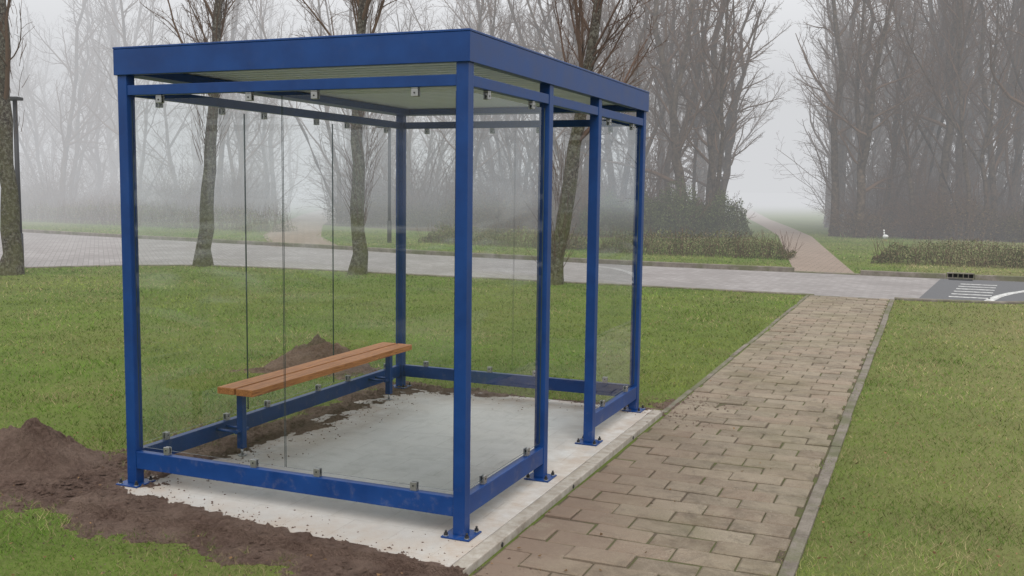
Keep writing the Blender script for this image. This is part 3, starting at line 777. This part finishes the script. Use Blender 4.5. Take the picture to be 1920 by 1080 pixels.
def placeshrub(v,x,y,rot,sx,sz,label,group=None,name="shrub"):
    e=empty(name,(x,y,G)); e.rotation_euler=(0,0,rot); e.scale=(sx,sx,sz)
    for nm,me in zip(("stems","foliage"),v):
        o=bpy.data.objects.new(nm,me); COL.objects.link(o); o.parent=e
    thing(e,label,"shrub",group); return e
def scatter(n,vs,md,smin,smax,ylo,yr,lab,grp):
    c=0; sp=[]; it=0
    while c<n and it<20000:
        it+=1
        if R.random()<.42: y=ylo+4.5+yr*R.random()**1.5; x=pX(y)+1.9+R.random()*(15)
        else:
            y=ylo+yr*R.random()**1.5; x=R.uniform(-52,pX(y)-2.6)
            if abs(x-lX(y))<2.4: continue
        if y<35.6 and x>-10.2: continue
        if not inview(x,y) or (y>36 and aL(y)-.8<x<aR(y)+1.0) or any((x-a)**2+(y-b)**2<md for a,b in sp): continue
        sp.append((x,y)); placeshrub(R.choice(vs),x,y,R.uniform(0,6.28),R.uniform(.8,1.2),R.uniform(smin,smax),lab,grp); c+=1
scatter(96,shr[:3],1.5,.55,1.05,33.0,9,"tangled brown undergrowth shrub at the edge of the wood","undergrowth shrubs at the wood")
scatter(46,shr[4:6],1.8,.65,1.1,35.0,12,"tall leafless thicket shrub with many thin stems","tall thicket shrubs in the wood")
for (x,y,s) in ((-5.5,34.7,.88),(-6.9,34.1,1.0),(-8.2,33.4,1.05),(-9.4,32.7,.9)):
    placeshrub(shr[3],x,y,R.uniform(0,6.28),s,R.uniform(.85,1.1),"dense dark evergreen bush beside the far path","dark bushes beside the path")
def hedge(x0,x1,yA,yB,dep,h,seed,label,dens=2600):
    g=np.random.default_rng(seed); N=int((x1-x0)*dens)
    u_=g.random(N); X=x0+(x1-x0)*u_; Yb=yA+(yB-yA)*u_
    dd=g.random(N)
    Y=Yb+dd*dep+(fbm(X,X*0,.9,seed+2)-.5)*.6
    top=h*(.35+1.15*fbm(X,Y,1.9,seed))*np.clip(np.minimum(u_,1-u_)*(x1-x0)*2,.3,1)
    Z=top*g.random(N)**.7*np.clip(1.2-np.abs(dd-.5)*1.0,0,1)
    c=np.stack([X-x0,Y-yA,Z+G],-1); s=g.uniform(.012,.030,N)[:,None]
    a=g.normal(size=(N,3));a[:,2]=np.abs(a[:,2])+.6;a/=np.linalg.norm(a,axis=1)[:,None]; v=np.cross(a,g.normal(size=(N,3)));v/=np.linalg.norm(v,axis=1)[:,None]
    P=np.stack([c-a*s,c-v*s*.5,c+a*s,c+v*s*.5],1)
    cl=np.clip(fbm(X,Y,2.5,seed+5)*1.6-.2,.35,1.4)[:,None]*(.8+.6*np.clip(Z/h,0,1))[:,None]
    colr=np.array((.135,.155,.066))*cl*g.uniform(.5,1.6,(N,1)); br=g.random(N)<.38; colr[br]=np.array((.21,.17,.10))*g.uniform(.5,1.2,(br.sum(),1))
    e=empty("hedge",(x0,yA,0)); thing(e,label,"hedge")
    o=link("foliage",trimesh("foliage",P,colr,LEAF,4),e)
    V=[];F=[];Rr=random.Random(seed)
    for i in range(int((x1-x0)*80)):
        uu=Rr.random(); xx=(x1-x0)*uu; yy=(yB-yA)*uu+Rr.random()*dep
        cp=walk((xx,yy,G),(Rr.gauss(0,.25),Rr.gauss(0,.25),1),h*Rr.uniform(.5,1.4),3,.12,0,Rr); tube(V,F,cp,[.005,.004,.004,.003],3)
    link("stems",mkmesh("stems",V,F,TWIG),e)
hedge(-6.6,-1.25,22.2,22.3,1.5,.60,401,"low scruffy dark green hedge on the verge beside the path")
hedge(.75,7.0,22.2,22.6,1.5,.54,402,"low scruffy green hedge on the verge past the path")
hedge(-13.0,-7.2,24.0,23.0,1.4,.58,403,"low scruffy hedge on the verge across the road")
hedge(-36,-20.5,28.5,26.5,1.8,.85,404,"long low hedge on the far verge",1500)

def lamp(x,y,hh,label):
    e=empty("street_lamp",(x,y,G)); thing(e,label,"street lamp")
    def pole(bm):
        cyl(bm,(0,0,hh/2),.055,hh,14,0,r2=.045); cyl(bm,(0,0,.35),.07,.7,14,0)
    meshobj("pole",pole,e,[BLACK])
    def head(bm):
        box(bm,(-.42,-.13,hh),(.12,.13,hh+.07),.02); box(bm,(-.36,-.09,hh-.012),(-.04,.09,hh-.001),.003,1)
    o=meshobj("lamp_head",head,e,[BLACK,GEDGE]); o.rotation_euler=(0,0,yaw)
lamp(-15.5,11.0,3.45,"black street lamp with flat head near the road bend")
lamp(-13.7,23.4,3.6,"slim dark street lamp on the verge across the road")
def drain(bm):
    box(bm,(2.46,18.43,G-.02),(2.99,18.56,G+.035),.004,0)
    box(bm,(2.46,18.43,G+.115),(2.99,18.58,G+.135),.004,0)
    box(bm,(2.46,18.52,G+.036),(2.99,18.56,G+.114),.0,1)
    for i in range(6): box(bm,(2.47+i*.1,18.432,G+.036),(2.485+i*.1,18.50,G+.114),.0,0)
    box(bm,(2.50,18.12,G+.012),(2.95,18.42,G+.02),.002,1)
o=meshobj("kerb_drain",drain,None,[CONC,DARKSTEEL]); thing(o,"dark cast iron drain inlet set in the road kerb","drain")
def goose(x,y,sc,rot,label):
    e=empty("goose",(x,y,G)); e.rotation_euler=(0,0,rot); e.scale=(sc,)*3; thing(e,label,"goose")
    V=[];F=[]
    pts=[(-.30,0,.26),(-.24,0,.25),(-.12,0,.23),(.02,0,.22),(.12,0,.24),(.18,0,.30),(.20,0,.38),(.20,0,.46),(.21,0,.52),(.25,0,.545),(.29,0,.54)]
    rd=[.008,.05,.10,.12,.10,.065,.04,.032,.034,.036,.02]
    tube(V,F,pts,rd,14); F.append(tuple(range(13,-1,-1))); F.append(tuple(len(V)-14+i for i in range(14)))
    me=mkmesh("body",V,F,FEATHER); o=bpy.data.objects.new("body",me); COL.objects.link(o); o.parent=e
    def bk(bm): cyl(bm,(.318,0,.535),.018,.06,8,0,'X',r2=.006)
    meshobj("beak",bk,e,[BEAK])
    for s in (-1,1):
        def lg(bm):
            cyl(bm,(.02,s*.045,.06),.008,.12,8,0); box(bm,(.0,s*.045-.025,.002),(.08,s*.045+.025,.012),.003)
        meshobj("leg",lg,e,[BEAK])
goose(.57,35.1,.72,2.0,"white goose standing on the grass near the wood")
